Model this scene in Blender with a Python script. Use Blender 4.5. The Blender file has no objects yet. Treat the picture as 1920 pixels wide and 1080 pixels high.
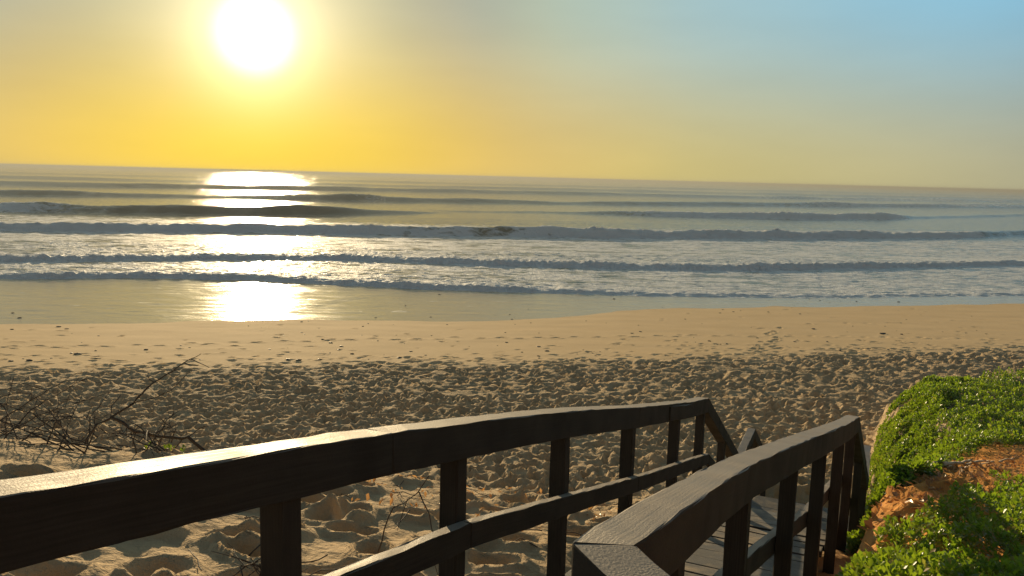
import bpy, bmesh, math, random
import numpy as np
from mathutils import Vector, Matrix

S = bpy.context.scene
COL = S.collection
random.seed(7)
RNG = np.random.default_rng(11)
RAD = math.radians

# ------------------------------------------------------------------ camera
PITCH, ROLL, CAM_Z = math.atan(208 / 1493), math.atan(49 / 1920), 6.0
cam_d = bpy.data.cameras.new('camera')
cam_d.sensor_width = 36.0
cam_d.lens = 1493 / 1920 * 36
cam_d.clip_start, cam_d.clip_end = 0.05, 60000
cam = bpy.data.objects.new('camera', cam_d)
COL.objects.link(cam)
fwd = Vector((0, math.cos(PITCH), -math.sin(PITCH)))
r0 = Vector((1, 0, 0)); u0 = r0.cross(fwd)
rgt = r0 * math.cos(ROLL) + u0 * math.sin(ROLL)
upv = -r0 * math.sin(ROLL) + u0 * math.cos(ROLL)
m = Matrix((rgt, upv, -fwd)).transposed().to_4x4()
m.translation = (0, 0, CAM_Z)
cam.matrix_world = m
S.camera = cam

# ------------------------------------------------------------------ light
SUN_EL, SUN_AZ = RAD(8.85), RAD(-17.76)
SUN = Vector((math.sin(SUN_AZ) * math.cos(SUN_EL), math.cos(SUN_AZ) * math.cos(SUN_EL), math.sin(SUN_EL)))

world = bpy.data.worlds.new('World'); S.world = world; world.use_nodes = True
wt = world.node_tree; wn = wt.nodes; wl = wt.links
wn.clear()
def WN(t, **k):
    n = wn.new(t)
    for a, b in k.items(): setattr(n, a, b)
    return n
def wmath(op, a, b=None, c=None, clamp=False):
    n = WN('ShaderNodeMath', operation=op, use_clamp=clamp)
    for i, v in enumerate((a, b, c)):
        if v is None: continue
        if isinstance(v, (int, float)): n.inputs[i].default_value = v
        else: wl.new(v, n.inputs[i])
    return n.outputs[0]
def wscale(col, fac):
    n = WN('ShaderNodeVectorMath', operation='SCALE')
    if isinstance(col, tuple): n.inputs[0].default_value = col
    else: wl.new(col, n.inputs[0])
    if isinstance(fac, (int, float)): n.inputs['Scale'].default_value = fac
    else: wl.new(fac, n.inputs['Scale'])
    return n.outputs[0]
def wadd(a, b):
    n = WN('ShaderNodeVectorMath', operation='ADD'); wl.new(a, n.inputs[0]); wl.new(b, n.inputs[1]); return n.outputs[0]
def wmul(a, b):
    n = WN('ShaderNodeVectorMath', operation='MULTIPLY'); wl.new(a, n.inputs[0])
    if isinstance(b, tuple): n.inputs[1].default_value = b
    else: wl.new(b, n.inputs[1])
    return n.outputs[0]
sky = WN('ShaderNodeTexSky', sky_type='NISHITA', sun_disc=False)
sky.sun_elevation = SUN_EL; sky.sun_rotation = SUN_AZ
sky.altitude = 0; sky.air_density = 1.0; sky.dust_density = 2.2; sky.ozone_density = 1.6
SKY_STRENGTH = 0.10
geo = WN('ShaderNodeNewGeometry')
neg = wscale(geo.outputs['Incoming'], -1.0)
dot = WN('ShaderNodeVectorMath', operation='DOT_PRODUCT'); wl.new(neg, dot.inputs[0]); dot.inputs[1].default_value = SUN
ang = wmath('MULTIPLY', wmath('ARCCOSINE', wmath('MINIMUM', dot.outputs['Value'], 1.0)), 180 / math.pi)   # degrees from the sun
sep = WN('ShaderNodeSeparateXYZ'); wl.new(neg, sep.inputs[0])
elev = wmath('MULTIPLY', wmath('ARCSINE', wmath('MAXIMUM', wmath('MINIMUM', sep.outputs['Z'], 1.0), 0.0)), 180 / math.pi)
def wramp(stops):
    n = WN('ShaderNodeValToRGB'); wl.new(wmath('DIVIDE', ang, 180.0), n.inputs[0]); e = n.color_ramp.elements
    while len(e) < len(stops): e.new(0.5)
    n.color_ramp.interpolation = 'CARDINAL'
    for i, (p, c) in enumerate(stops): e[i].position = p / 180; e[i].color = c + (1,)
    return n.outputs[0]
def wsmooth(v, a, b):
    n = WN('ShaderNodeMapRange', interpolation_type='SMOOTHSTEP'); wl.new(v, n.inputs['Value'])
    n.inputs['From Min'].default_value = a; n.inputs['From Max'].default_value = b; return n.outputs[0]
def wmix(f, a, b):
    n = WN('ShaderNodeMix', data_type='RGBA'); wl.new(f, n.inputs[0]); wl.new(a, n.inputs[6]); wl.new(b, n.inputs[7]); return n.outputs[2]
# hazy evening air: golden near the horizon under the sun, pale blue away from it and higher up
low = wramp([(0, (1.0, .69, .06)), (8, (.98, .66, .065)), (18, (.78, .545, .15)), (30, (.62, .51, .20)), (50, (.44, .41, .25)), (90, (.24, .26, .23)), (180, (.18, .21, .22))])
high = wramp([(0, (.90, .80, .48)), (8, (.60, .56, .36)), (14, (.44, .45, .35)), (20, (.45, .53, .43)), (28, (.39, .54, .54)), (38, (.31, .52, .61)), (50, (.24, .49, .65)), (90, (.16, .26, .34)), (180, (.14, .18, .22))])
haze_sky = wmix(wsmooth(elev, 0.0, 12.5), low, high)
col = wmix(wsmooth(elev, 16.0, 50.0), haze_sky, wmul(wscale(sky.outputs[0], SKY_STRENGTH), (1.1, 1.0, .80)))
# hazy sun: a blown out core and the aureole that sea spray scatters round it
core = wmath('SUBTRACT', 1.0, wsmooth(ang, .6, 3.3))
glow1 = wmath('POWER', 2.718, wmath('MULTIPLY', wmath('POWER', wmath('DIVIDE', ang, 3.5), 2.0), -1.0))
glow2 = wmath('POWER', 2.718, wmath('MULTIPLY', ang, -1 / 4.5))
wisp = WN('ShaderNodeTexNoise'); wisp.inputs['Scale'].default_value = 2.6; wisp.inputs['Detail'].default_value = 5.0; wisp.inputs['Roughness'].default_value = .55
wmap = WN('ShaderNodeMapping'); wmap.inputs['Scale'].default_value = (1.0, 1.0, 4.5); wl.new(neg, wmap.inputs['Vector']); wl.new(wmap.outputs[0], wisp.inputs['Vector'])
uneven = WN('ShaderNodeMapRange'); wl.new(wisp.outputs['Fac'], uneven.inputs['Value'])      # uneven sea haze
for k_, v_ in (('From Min', .25), ('From Max', .75), ('To Min', .94), ('To Max', 1.06)): uneven.inputs[k_].default_value = v_
col = wscale(col, uneven.outputs[0])
col = wadd(col, wscale((1.0, 0.86, 0.50), wmath('MULTIPLY', core, 1.9)))
col = wadd(col, wscale((1.0, 0.90, 0.58), wmath('MULTIPLY', glow1, 0.75)))
col = wadd(col, wscale((1.0, 0.78, 0.30), wmath('MULTIPLY', glow2, 0.40)))
bg = WN('ShaderNodeBackground'); wl.new(col, bg.inputs['Color']); bg.inputs['Strength'].default_value = 0.87
wo = WN('ShaderNodeOutputWorld'); wl.new(bg.outputs[0], wo.inputs['Surface'])

sun_d = bpy.data.lights.new('sun', 'SUN'); sun_d.energy = 5.0; sun_d.angle = RAD(0.55); sun_d.color = (1.0, 0.76, 0.44)
sun_o = bpy.data.objects.new('sun', sun_d); COL.objects.link(sun_o)
sun_o.rotation_euler = (-SUN).to_track_quat('-Z', 'Y').to_euler()

S.view_settings.view_transform = 'Standard'; S.view_settings.look = 'None'
S.view_settings.exposure = 0.22; S.view_settings.gamma = 1.0
S.render.engine = 'CYCLES'
S.cycles.max_bounces = 6; S.cycles.diffuse_bounces = 3; S.cycles.glossy_bounces = 3; S.cycles.transmission_bounces = 3
S.cycles.sample_clamp_indirect = 6.0
S.cycles.use_denoising = True

HAZE = 0.0010
S.cycles.volume_bounces = 0
# ------------------------------------------------------------------ helpers
_perm = np.random.default_rng(3).permutation(4096)
_ga = np.random.default_rng(4).uniform(0, 2 * np.pi, 4096)
def pn(x, y, seed=0):
    """2-D gradient noise, about -0.7..0.7"""
    x = np.asarray(x, float); y = np.asarray(y, float)
    xi = np.floor(x).astype(np.int64); yi = np.floor(y).astype(np.int64)
    xf = x - xi; yf = y - yi
    def g(ix, iy, fx, fy):
        h = _ga[_perm[(_perm[(ix + seed * 57) & 4095] + iy * 7 + seed * 13) & 4095]]
        return np.cos(h) * fx + np.sin(h) * fy
    u = xf * xf * xf * (xf * (xf * 6 - 15) + 10); v = yf * yf * yf * (yf * (yf * 6 - 15) + 10)
    a = g(xi, yi, xf, yf); b = g(xi + 1, yi, xf - 1, yf); c = g(xi, yi + 1, xf, yf - 1); d = g(xi + 1, yi + 1, xf - 1, yf - 1)
    return a + u * (b - a) + v * (c - a + u * (a - b - c + d))
def fbm(x, y, oct=3, seed=0, gain=0.5):
    t = 0; a = 1
    for i in range(oct):
        t = t + a * pn(x * 2 ** i, y * 2 ** i, seed + i); a *= gain
    return t
def sstep(a, b, x):
    t = np.clip((np.asarray(x, float) - a) / (b - a), 0, 1); return t * t * (3 - 2 * t)

def np_mesh(name, V, quads, smooth=True):
    me = bpy.data.meshes.new(name)
    V = np.ascontiguousarray(V, np.float32); quads = np.ascontiguousarray(quads, np.int32)
    k = quads.shape[1]
    me.vertices.add(len(V)); me.vertices.foreach_set('co', V.ravel())
    me.loops.add(quads.size); me.loops.foreach_set('vertex_index', quads.ravel())
    me.polygons.add(len(quads)); me.polygons.foreach_set('loop_start', np.arange(0, quads.size, k, dtype=np.int32))
    me.update(calc_edges=True)
    me.polygons.foreach_set('use_smooth', np.full(len(quads), smooth))
    me.validate()
    return me
def grid_mesh(name, xs, ys, Z):
    nx, ny = len(xs), len(ys)
    X, Y = np.meshgrid(xs, ys)
    V = np.stack([X.ravel(), Y.ravel(), Z.ravel()], 1)
    i = np.arange(nx * ny).reshape(ny, nx)
    Q = np.stack([i[:-1, :-1].ravel(), i[:-1, 1:].ravel(), i[1:, 1:].ravel(), i[1:, :-1].ravel()], 1)
    return np_mesh(name, V, Q)
def attr(me, name, vals):
    a = me.attributes.new(name, 'FLOAT', 'POINT'); a.data.foreach_set('value', np.ascontiguousarray(vals, np.float32).ravel())
def link(name, me, mat=None, parent=None):
    o = bpy.data.objects.new(name, me); COL.objects.link(o)
    if mat is not None and me is not None and not me.materials: me.materials.append(mat)
    if parent is not None: o.parent = parent
    return o
def tag(o, label=None, cat=None, group=None, kind=None):
    for k, v in (('label', label), ('category', cat), ('group', group), ('kind', kind)):
        if v: o[k] = v
    return o
def empty(name, loc=(0, 0, 0)):
    o = bpy.data.objects.new(name, None); COL.objects.link(o); o.location = loc; o.empty_display_size = 0.1
    return o
def geom_steps(a, b, first, ratio):
    out = [a]; d = first; s = 1 if b > a else -1
    while (b - out[-1]) * s > d: out.append(out[-1] + s * d); d *= ratio
    out.append(b); return out[1:]

class Mat:
    """small node-tree wrapper"""
    def __init__(self, name):
        self.m = bpy.data.materials.new(name); self.m.use_nodes = True
        self.t = self.m.node_tree; self.t.nodes.clear()
        self.out = self.t.nodes.new('ShaderNodeOutputMaterial')
    def n(self, t, ins=None, **k):
        n = self.t.nodes.new(t)
        for a, b in k.items(): setattr(n, a, b)
        for i, v in (ins or {}).items(): self.set(n, i, v)
        return n
    def set(self, n, i, v):
        if isinstance(v, bpy.types.NodeSocket): self.t.links.new(v, n.inputs[i])
        else: n.inputs[i].default_value = v
    def math(self, op, a, b=0.0, clamp=False):
        return self.n('ShaderNodeMath', {0: a, 1: b}, operation=op, use_clamp=clamp).outputs[0]
    def mapr(self, v, a, b, c=0.0, d=1.0):
        return self.n('ShaderNodeMapRange', {'Value': v, 'From Min': a, 'From Max': b, 'To Min': c, 'To Max': d}).outputs[0]
    def coords(self, scale=(1, 1, 1), obj=True):
        tc = self.n('ShaderNodeTexCoord'); src = tc.outputs['Object']
        if not obj: src = self.n('ShaderNodeNewGeometry').outputs['Position']
        return self.n('ShaderNodeMapping', {'Vector': src, 'Scale': scale}).outputs[0]
    def noise(self, vec, scale, detail=3.0, rough=0.5):
        return self.n('ShaderNodeTexNoise', {'Vector': vec, 'Scale': scale, 'Detail': detail, 'Roughness': rough}).outputs['Fac']
    def mix(self, f, a, b):
        n = self.n('ShaderNodeMix', data_type='RGBA'); self.set(n, 0, f); self.set(n, 6, a); self.set(n, 7, b); return n.outputs[2]
    def mixf(self, f, a, b):
        n = self.n('ShaderNodeMix', data_type='FLOAT'); self.set(n, 0, f); self.set(n, 2, a); self.set(n, 3, b); return n.outputs[0]
    def bump(self, h, dist, strength=1.0, normal=None):
        ins = {'Height': h, 'Distance': dist, 'Strength': strength}
        if normal is not None: ins['Normal'] = normal
        return self.n('ShaderNodeBump', ins).outputs[0]
    def attr(self, name): return self.n('ShaderNodeAttribute', attribute_name=name).outputs['Fac']
    def pbsdf(self, **k):
        return self.n('ShaderNodeBsdfPrincipled', {a.replace('_', ' '): v for a, v in k.items()})
    def done(self, sh): self.t.links.new(sh.outputs[0], self.out.inputs['Surface']); return self.m

def c4(r, g, b): return (r, g, b, 1.0)

# ------------------------------------------------------------------ materials
def mat_sand():
    M = Mat('sand')
    p = M.coords(obj=False)
    wet = M.attr('wet')
    f = M.noise(p, 1.1, 5); f2 = M.noise(p, 140.0, 2); f3 = M.noise(p, 14.0, 4, .6)
    dry = M.mix(f, c4(.47, .335, .185), c4(.60, .445, .265))
    dry = M.mix(M.math('MULTIPLY', f2, .35), dry, c4(.30, .19, .10))
    wetc = M.mix(f, c4(.68, .475, .25), c4(.76, .55, .31))
    orange = M.attr('ochre')
    dry = M.mix(orange, dry, c4(.66, .30, .075))
    c = M.mix(wet, dry, wetc)
    r = M.mixf(wet, .9, M.mapr(f3, .3, .7, .88, .95))
    f4 = M.noise(p, 5.0, 4, .6)
    b = M.bump(f4, M.mixf(wet, .025, .0)); b = M.bump(f3, M.mixf(wet, .035, .003), 1.0, b); b = M.bump(f2, M.mixf(wet, .004, .001), 1.0, b)
    return M.done(M.pbsdf(Base_Color=c, Roughness=r, Normal=b, Specular_IOR_Level=M.mixf(wet, .10, .05)))
def mat_sea():
    M = Mat('sea_water')
    p = M.coords(obj=False)
    foam = M.attr('foam'); calm = M.attr('calm'); far = M.attr('far')
    lace = M.n('ShaderNodeTexNoise', {'Vector': M.coords((.8, 1.6, 1), False), 'Scale': .9, 'Detail': 7.0, 'Roughness': .62, 'Distortion': .5}).outputs['Fac']
    fm = M.mapr(M.math('ADD', foam, M.math('MULTIPLY', M.math('SUBTRACT', lace, .5), 1.3)), .38, .62)
    deep = c4(.17, .16, .11); shallow = c4(.52, .41, .26)
    base = M.mix(calm, deep, shallow)
    rip1 = M.noise(M.coords((.55, 1.3, 1), False), 2.2, 4, .6)
    rip2 = M.noise(M.coords((.6, 1.2, 1), False), 9.0, 3, .6)
    rip3 = M.noise(M.coords((.35, 1.0, 1), False), .42, 5, .62)
    fc = M.noise(p, 7.0, 5, .65)
    sheen = M.noise(M.coords((.30, 1.5, 1), False), 1.1, 6, .68)      # film of water breaking into duller and glossier streaks
    st = M.mixf(calm, 1.0, .30)
    rip4 = M.noise(M.coords((.7, 1.1, 1), False), 26.0, 2, .6)
    b = M.bump(rip1, .075, st); b = M.bump(rip2, .022, st, b); b = M.bump(rip4, .006, M.mixf(calm, .8, .5), b)
    b = M.bump(rip3, M.math('MULTIPLY', far, .65), 1.0, b)
    water = M.pbsdf(Base_Color=base, Roughness=M.mixf(far, M.mixf(calm, .12, M.mapr(sheen, .38, .66, .07, .22)), .12), IOR=1.33, Normal=b)
    fb = M.bump(M.noise(p, 2.4, 5, .7), .16); fb = M.bump(fc, .06, 1.0, fb)
    white = M.pbsdf(Base_Color=c4(.80, .79, .75), Roughness=.6, Normal=fb, Specular_IOR_Level=.4)
    mx = M.n('ShaderNodeMixShader', {0: fm, 1: water.outputs[0], 2: white.outputs[0]})
    return M.done(mx)
def mat_wood(name, c1, c2, rough, bleach_and_light=.75, sandy=0.0):
    M = Mat(name)
    oi = M.n('ShaderNodeObjectInfo').outputs['Random']
    tc = M.n('ShaderNodeTexCoord').outputs['UV']
    off = M.n('ShaderNodeVectorMath', {0: tc, 1: M.n('ShaderNodeCombineXYZ', {0: M.math('MULTIPLY', oi, 9.0), 1: M.math('MULTIPLY', oi, 5.0)}).outputs[0]}, operation='ADD').outputs[0]
    g = M.n('ShaderNodeMapping', {'Vector': off, 'Scale': (1.5, 60, 1)}).outputs[0]
    gr = M.noise(g, 2.0, 5, .6); sp = M.noise(M.n('ShaderNodeMapping', {'Vector': off, 'Scale': (1, 1, 1)}).outputs[0], 170, 2); bl = M.noise(off, 5.0, 4)
    c = M.mix(M.mapr(gr, .3, .7), c1, c2)
    c = M.mix(M.mapr(bl, .45, .75, 0, .5), c, tuple(v * .55 for v in c1[:3]) + (1,))
    c = M.mix(M.mapr(oi, 0, 1, 0, .35), c, c2)
    r = M.math('ADD', M.mapr(gr, .3, .7, rough - .07, rough + .10), M.mapr(bl, .3, .7, -.06, .10))
    b = M.bump(gr, .0011); b = M.bump(sp, .0014, 1.0, b)
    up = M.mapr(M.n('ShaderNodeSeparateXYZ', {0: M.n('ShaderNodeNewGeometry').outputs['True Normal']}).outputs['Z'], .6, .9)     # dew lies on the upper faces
    c = M.mix(M.math('MULTIPLY', up, bleach_and_light), c, M.mix(M.mapr(gr, .3, .7), c4(.23, .185, .143), c4(.32, .26, .20)))      # upper faces bleached and sandy; grazing sun and sky light painted in too
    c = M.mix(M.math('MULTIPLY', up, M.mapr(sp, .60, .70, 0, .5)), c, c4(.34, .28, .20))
    if sandy:
        drift = M.noise(M.coords((1, 1, 1), False), 3.2, 6, .7)
        c = M.mix(M.math('MULTIPLY', up, M.mapr(drift, .45, .66, 0, sandy)), c, c4(.34, .245, .14))      # sand drifted over the treads
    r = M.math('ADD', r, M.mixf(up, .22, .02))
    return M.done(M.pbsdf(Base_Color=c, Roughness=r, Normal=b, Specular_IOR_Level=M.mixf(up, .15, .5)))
def mat_leaf(name, a, b_, tr):
    M = Mat(name)
    v = M.attr('tint')
    c = M.mix(M.math('MINIMUM', v, 1.0), a, b_)
    c = M.mix(M.mapr(v, 1.4, 1.55), c, c4(.34, .20, .07))
    pb = M.pbsdf(Base_Color=c, Roughness=.34, Specular_IOR_Level=.5)
    t = M.n('ShaderNodeBsdfTranslucent', {'Color': M.mix(.5, c, tr)})
    return M.done(M.n('ShaderNodeMixShader', {0: .52, 1: pb.outputs[0], 2: t.outputs[0]}))
def mat_simple(name, c1, c2, rough, scale=20, bump=.004):
    M = Mat(name)
    p = M.coords(obj=True); f = M.noise(p, scale, 4)
    oi = M.n('ShaderNodeObjectInfo').outputs['Random']
    c = M.mix(M.mapr(M.math('ADD', M.math('MULTIPLY', f, .6), M.math('MULTIPLY', oi, .5)), .2, .9), c1, c2)
    return M.done(M.pbsdf(Base_Color=c, Roughness=rough, Normal=M.bump(f, bump)))

SAND = mat_sand(); SEA = mat_sea()
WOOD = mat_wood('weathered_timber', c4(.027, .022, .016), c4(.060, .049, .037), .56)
DECKWOOD = mat_wood('grey_deck_timber', c4(.036, .032, .027), c4(.080, .070, .058), .62, bleach_and_light=0.0, sandy=.75)
TWIG = mat_simple('dead_twig_bark', c4(.035, .024, .017), c4(.075, .055, .038), .8, 40)
STRAW = mat_simple('bleached_stick', c4(.36, .25, .14), c4(.60, .46, .28), .6, 30)
STONE = mat_simple('dark_wrack', c4(.018, .012, .008), c4(.05, .035, .024), .6, 30)
STEEL = mat_simple('galvanised_bolt', c4(.10, .10, .10), c4(.16, .16, .15), .45, 60, .0006)
LEAF = mat_leaf('succulent_leaf', c4(.065, .160, .012), c4(.23, .31, .020), c4(.42, .58, .02))
DRYLEAF = mat_leaf('dry_leaf', c4(.25, .125, .05), c4(.55, .35, .16), c4(.72, .36, .10))
STEM = mat_simple('ground_cover_stem', c4(.05, .05, .015), c4(.10, .07, .03), .8)

# ------------------------------------------------------------------ lie of the land
UX, UY = 0.4100 / math.hypot(.41, .912), 0.912 / math.hypot(.41, .912)
def sn(x, y): return x * UX + y * UY, x * UY - y * UX
def xy(s, n): return (s * UX + n * UY, s * UY - n * UX)
RS, RN = [-1, 1.28, 1.88, 2.79, 3.80, 4.70, 7.0, 9.5, 10.7, 14], [-.40, -.387, -.371, -.352, -.262, -.17, -.022, .14, .15, .18]
def rail_z(s): return np.interp(s, [-3, .81, 1.9, 2.35, 4.64, 6.98, 9.5, 10.7, 13.2], [6.2, 5.46, 5.24, 5.16, 4.62, 4.09, 2.74, 2.76, 1.45])
RAIL_H = 0.92
def deck_z(s): return rail_z(s) - RAIL_H
SHX = [-400, -60, -19.3, -14.7, -10, -5.7, -1.3, .9, 2.8, 4.9, 6.3, 14.2, 20.8, 27.3, 60, 400]
SHY = [18, 24, 29.5, 30.4, 31.9, 32.3, 32.6, 33.5, 34.6, 36.2, 37.1, 38.9, 40.4, 42, 50, 90]
RGX = [-60, -13.5, -10.2, -8.3, -4.9, -.9, 2.3, 5.4, 9.5, 17.8, 60]
RGY = [16, 20.5, 21.1, 21.7, 22.4, 22.9, 23.5, 24.3, 25.5, 27.1, 34]
def smooth_interp(x, X, Y, w=.6):
    return (np.interp(x - w, X, Y) + np.interp(x, X, Y) * 2 + np.interp(x + w, X, Y)) / 4
def shore(x): return smooth_interp(x, SHX, SHY, 1.2) + .25 * pn(np.asarray(x, float) * .5, np.zeros_like(np.asarray(x, float)), 5)
def rough_edge(x): return smooth_interp(x, RGX, RGY, 1.0)
def beach_z(x, y):
    t = (y - 10.2) / (shore(x) - 10.2)
    return np.where(t < 1, 1.25 * (1 - t), -.9 * (t - 1))
def land(x, y):
    x = np.asarray(x, float); y = np.asarray(y, float)
    s, n = sn(x, y)
    xl = np.maximum(x, -4.0)
    left = deck_z(np.clip(xl * UX + y * UY, -2.5, 6.98)) - .10 - .18 * sstep(6.2, 7.6, y)
    right = 4.93 - .22 * np.minimum(y, 10) - .06 * np.maximum(y - 10, 0) - .12 * np.clip(x - 6, 0, 8) * .2
    k = sstep(.06, .36, n - np.interp(s, RS, RN))
    top = left * (1 - k) + right * k
    top = top + .07 * fbm(x * .45, y * .45, 3, 21)
    lip_l = np.interp(x, [-60, -4, 1, 4, 40], [6.8, 6.9, 7.4, 7.5, 9])
    lip_r = np.interp(x, [-60, 2, 3.4, 4.3, 5.4, 7.4, 10.2, 16, 40], [6.8, 7.6, 8.4, 9.9, 11.6, 13.7, 15.8, 18.5, 24])
    down = sstep(8.3, 10.3, s); kk = sstep(-.12 + .10 * down, .40 + .12 * down, n); lip = lip_l * (1 - kk) + lip_r * kk
    lip = lip + .35 * pn(x * .7, y * 0, 31)
    bz = beach_z(x, np.maximum(y, 5))
    q = y - lip
    drop = sstep(-.25, 3.0, q) * .55 + sstep(-.1, 2.6, q) * .45
    z = top * (1 - drop) + np.minimum(bz, top) * drop
    # hollow under the stairs
    trench = sstep(-1.62, -1.36, n) * (1 - sstep(.07, .25, n - np.interp(s, RS, RN))) * (1 - sstep(12.6, 13.2, s))
    z = z - trench * np.maximum(z - (deck_z(s) - .20), 0)
    # the bank beside the two flights rises at a slope sand can hold
    dd = np.maximum(n - np.interp(s, RS, RN) - .03, 0)
    rise = deck_z(np.minimum(s, 11.4)) - .12 + 1.9 * np.minimum(dd, .38) + .95 * np.maximum(dd - .38, 0)
    z = np.where(n > -.6, z - sstep(6.4, 7.6, s) * (1 - sstep(16.0, 19.0, s)) * np.maximum(z - rise, 0), z)
    return z
def scuffed(x, y):
    """1 where feet have churned the dry sand"""
    e = rough_edge(x)
    return 1 - sstep(-1.5, 1.0, y - e + 1.1 * fbm(x * .6, y * 1.0, 4, 8))

def stamp(Z, xs, ys, cx, cy, a, l, w, d, rim=.45):
    R = max(l, w) * 2.4
    i0, i1 = np.searchsorted(xs, [cx - R, cx + R]); j0, j1 = np.searchsorted(ys, [cy - R, cy + R])
    if i1 - i0 < 2 or j1 - j0 < 2: return
    X = xs[i0:i1][None, :] - cx; Y = ys[j0:j1][:, None] - cy
    ca, sa = math.cos(a), math.sin(a)
    e = np.sqrt(((X * ca + Y * sa) / l) ** 2 + ((-X * sa + Y * ca) / w) ** 2)
    Z[j0:j1, i0:i1] += -d * np.exp(-e ** 3) + rim * d * np.exp(-((e - 1.35) / .38) ** 2)

# beach: from the toe of the dune to under the swash, finer where it is nearer
RNG2 = np.random.default_rng(77)
PRINTS = []
for i in range(17500):
    cy = 9.6 + 18.4 * RNG2.random() ** 1.25
    cx = RNG2.uniform(-1, 1) * (3 + cy * .72) + .04 * cy
    q = float(scuffed(np.array(cx), np.array(cy)))
    if q < RNG2.random(): continue
    z_ = RNG2.uniform(.8, 1.2) * (.75 + .03 * (cy - 10))
    PRINTS.append((cx, cy, RNG2.uniform(0, math.pi), .128 * z_, .082 * z_, RNG2.uniform(.042, .092) * (.5 + .5 * q), .36))
TRACK = [(-15.51, 24.17), (-14.79, 24.36), (-14.02, 24.32), (-13.33, 24.59), (-12.06, 24.92), (-11.32, 24.98), (-10.58, 25.28), (-9.25, 25.66), (-7.92, 26.09), (-6.48, 26.54), (-5.26, 27.1), (-3.87, 27.31), (-1.67, 27.91), (0.56, 28.08), (1.78, 28.24), (3.14, 28.39), (4.71, 28.51), (7.34, 28.8), (8.73, 28.97), (10.74, 29.09), (13.09, 29.25), (15.6, 29.29), (18.02, 29.33)]
tx = np.array([p[0] for p in TRACK]); ty = np.array([p[1] for p in TRACK])
for k, x in enumerate(np.arange(-17, 22, .72)):
    y = float(np.interp(x, tx, ty)) + (.12 if k % 2 else -.12) + RNG.normal(0, .05)
    PRINTS.append((x + RNG.normal(0, .08), y, RNG.normal(.08, .15), .17, .08, RNG.uniform(.03, .055), .5))
for (x, y) in [(10.72, 31.29), (10.16, 30.22), (9.69, 29.6), (9.73, 28.71), (9.2, 27.67), (8.91, 27.07), (8.46, 26.79), (8.16, 26.1), (8.37, 26.02), (8.9, 26.5), (9.5, 28.1), (9.9, 29.9)]:
    PRINTS.append((x, y, 1.2 + RNG.normal(0, .2), .17, .09, .06, .5))
for i in range(420):
    x = RNG.uniform(-18, 24); e = float(rough_edge(np.array(x)))
    y = e + abs(RNG.normal(0, 1.3)) if RNG.random() < .75 else RNG.uniform(e, float(shore(np.array(x))) - .7)
    PRINTS.append((x, y, RNG.normal(0, .5), RNG.uniform(.08, .18), RNG.uniform(.05, .09), RNG.uniform(.015, .05), .5))
def beach_strip(xs, ys, far=None):
    X, Y = np.meshgrid(xs, ys)
    Z = land(X, Y); sc = scuffed(X, Y)
    cover = sstep(.2, .8, Z - beach_z(X, Y))
    worn = .55 + .45 * sstep(-.35, .25, fbm(X * .28, Y * .35, 3, 47))            # some ground more trodden than other
    Z = Z + sc * worn * (.06 * fbm(X * 2.0, Y * 2.4, 3, 41) + .02 * pn(X * 5.2, Y * 6, 44)) + (1 - sc) * .012 * fbm(X * .35, Y * .8, 2, 51)
    for p in PRINTS: stamp(Z, xs, ys, *p)
    if far is not None: Z[-1, :] = np.interp(xs, far[0], far[2][0])
    me = grid_mesh('beach', xs, ys, Z)
    attr(me, 'wet', (1 - sc) * (1 - cover)); attr(me, 'ochre', np.zeros(Z.size))
    return (xs, ys, Z), me
SPLIT = 18.5
BEACH_FAR, me = beach_strip(np.array(sorted(geom_steps(-22, -420, .2, 1.25) + list(np.arange(-22, 24, .076)) + geom_steps(24, 420, .2, 1.25))),
    np.array(list(np.arange(SPLIT, 29, .072)) + list(np.arange(29, 45, .12)) + geom_steps(45, 120, .5, 1.3)))
tag(link('beach', me, SAND), 'smooth pale sand of the lower beach running down to the water', 'beach', kind='structure')
BEACH, me = beach_strip(np.array(sorted(geom_steps(-15, -420, .2, 1.25) + list(np.arange(-15, 15.5, .047)) + geom_steps(15.5, 420, .2, 1.25))),
    np.array(list(np.arange(10.0, SPLIT, .047)) + [SPLIT]), BEACH_FAR)
tag(link('beach', me, SAND), 'trampled sand of the upper beach below the dune', 'beach', kind='structure')

# dune
xs = np.array(sorted(geom_steps(-8.5, -420, .2, 1.3) + list(np.arange(-8.5, -3.8, .07)) + list(np.arange(-3.8, 4.6, .032)) + list(np.arange(4.6, 13, .09)) + geom_steps(13, 420, .2, 1.3)))
ys = np.array(sorted(geom_steps(-4, -60, .3, 1.3)) + list(np.arange(-4, 1.6, .15)) + list(np.arange(1.6, 9, .032)) + list(np.arange(9, 10, .06)) + [10.0])
X, Y = np.meshgrid(xs, ys)
Z = land(X, Y)
s_, n_ = sn(X, Y)
fade = 1 - sstep(9.4, 9.95, Y)
Z = Z + fade * (.05 * fbm(X * 1.6, Y * 1.6, 3, 61) + .022 * fbm(X * 6, Y * 6, 4, 66, .6))
STEPS = []
for i in range(260):
    y = RNG.uniform(2.4, 7.4); x = RNG.uniform(-3.6, 2.2)
    s, n = sn(x, y)
    if n > -1.62: continue
    if any((x - a) ** 2 + (y - b) ** 2 < .24 ** 2 for a, b in STEPS): continue
    STEPS.append((x, y))
    stamp(Z, xs, ys, x, y, RNG.normal(.5, .5), RNG.uniform(.12, .175), RNG.uniform(.08, .115), RNG.uniform(.08, .14), .5)
for i in range(60):
    y = RNG.uniform(3.2, 7.5); x = RNG.uniform(1.5, 4.5); s, n = sn(x, y)
    if n < .15: continue
    stamp(Z, xs, ys, x, y, RNG.uniform(0, 3), RNG.uniform(.1, .2), RNG.uniform(.08, .14), RNG.uniform(.03, .09), .5)
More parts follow.
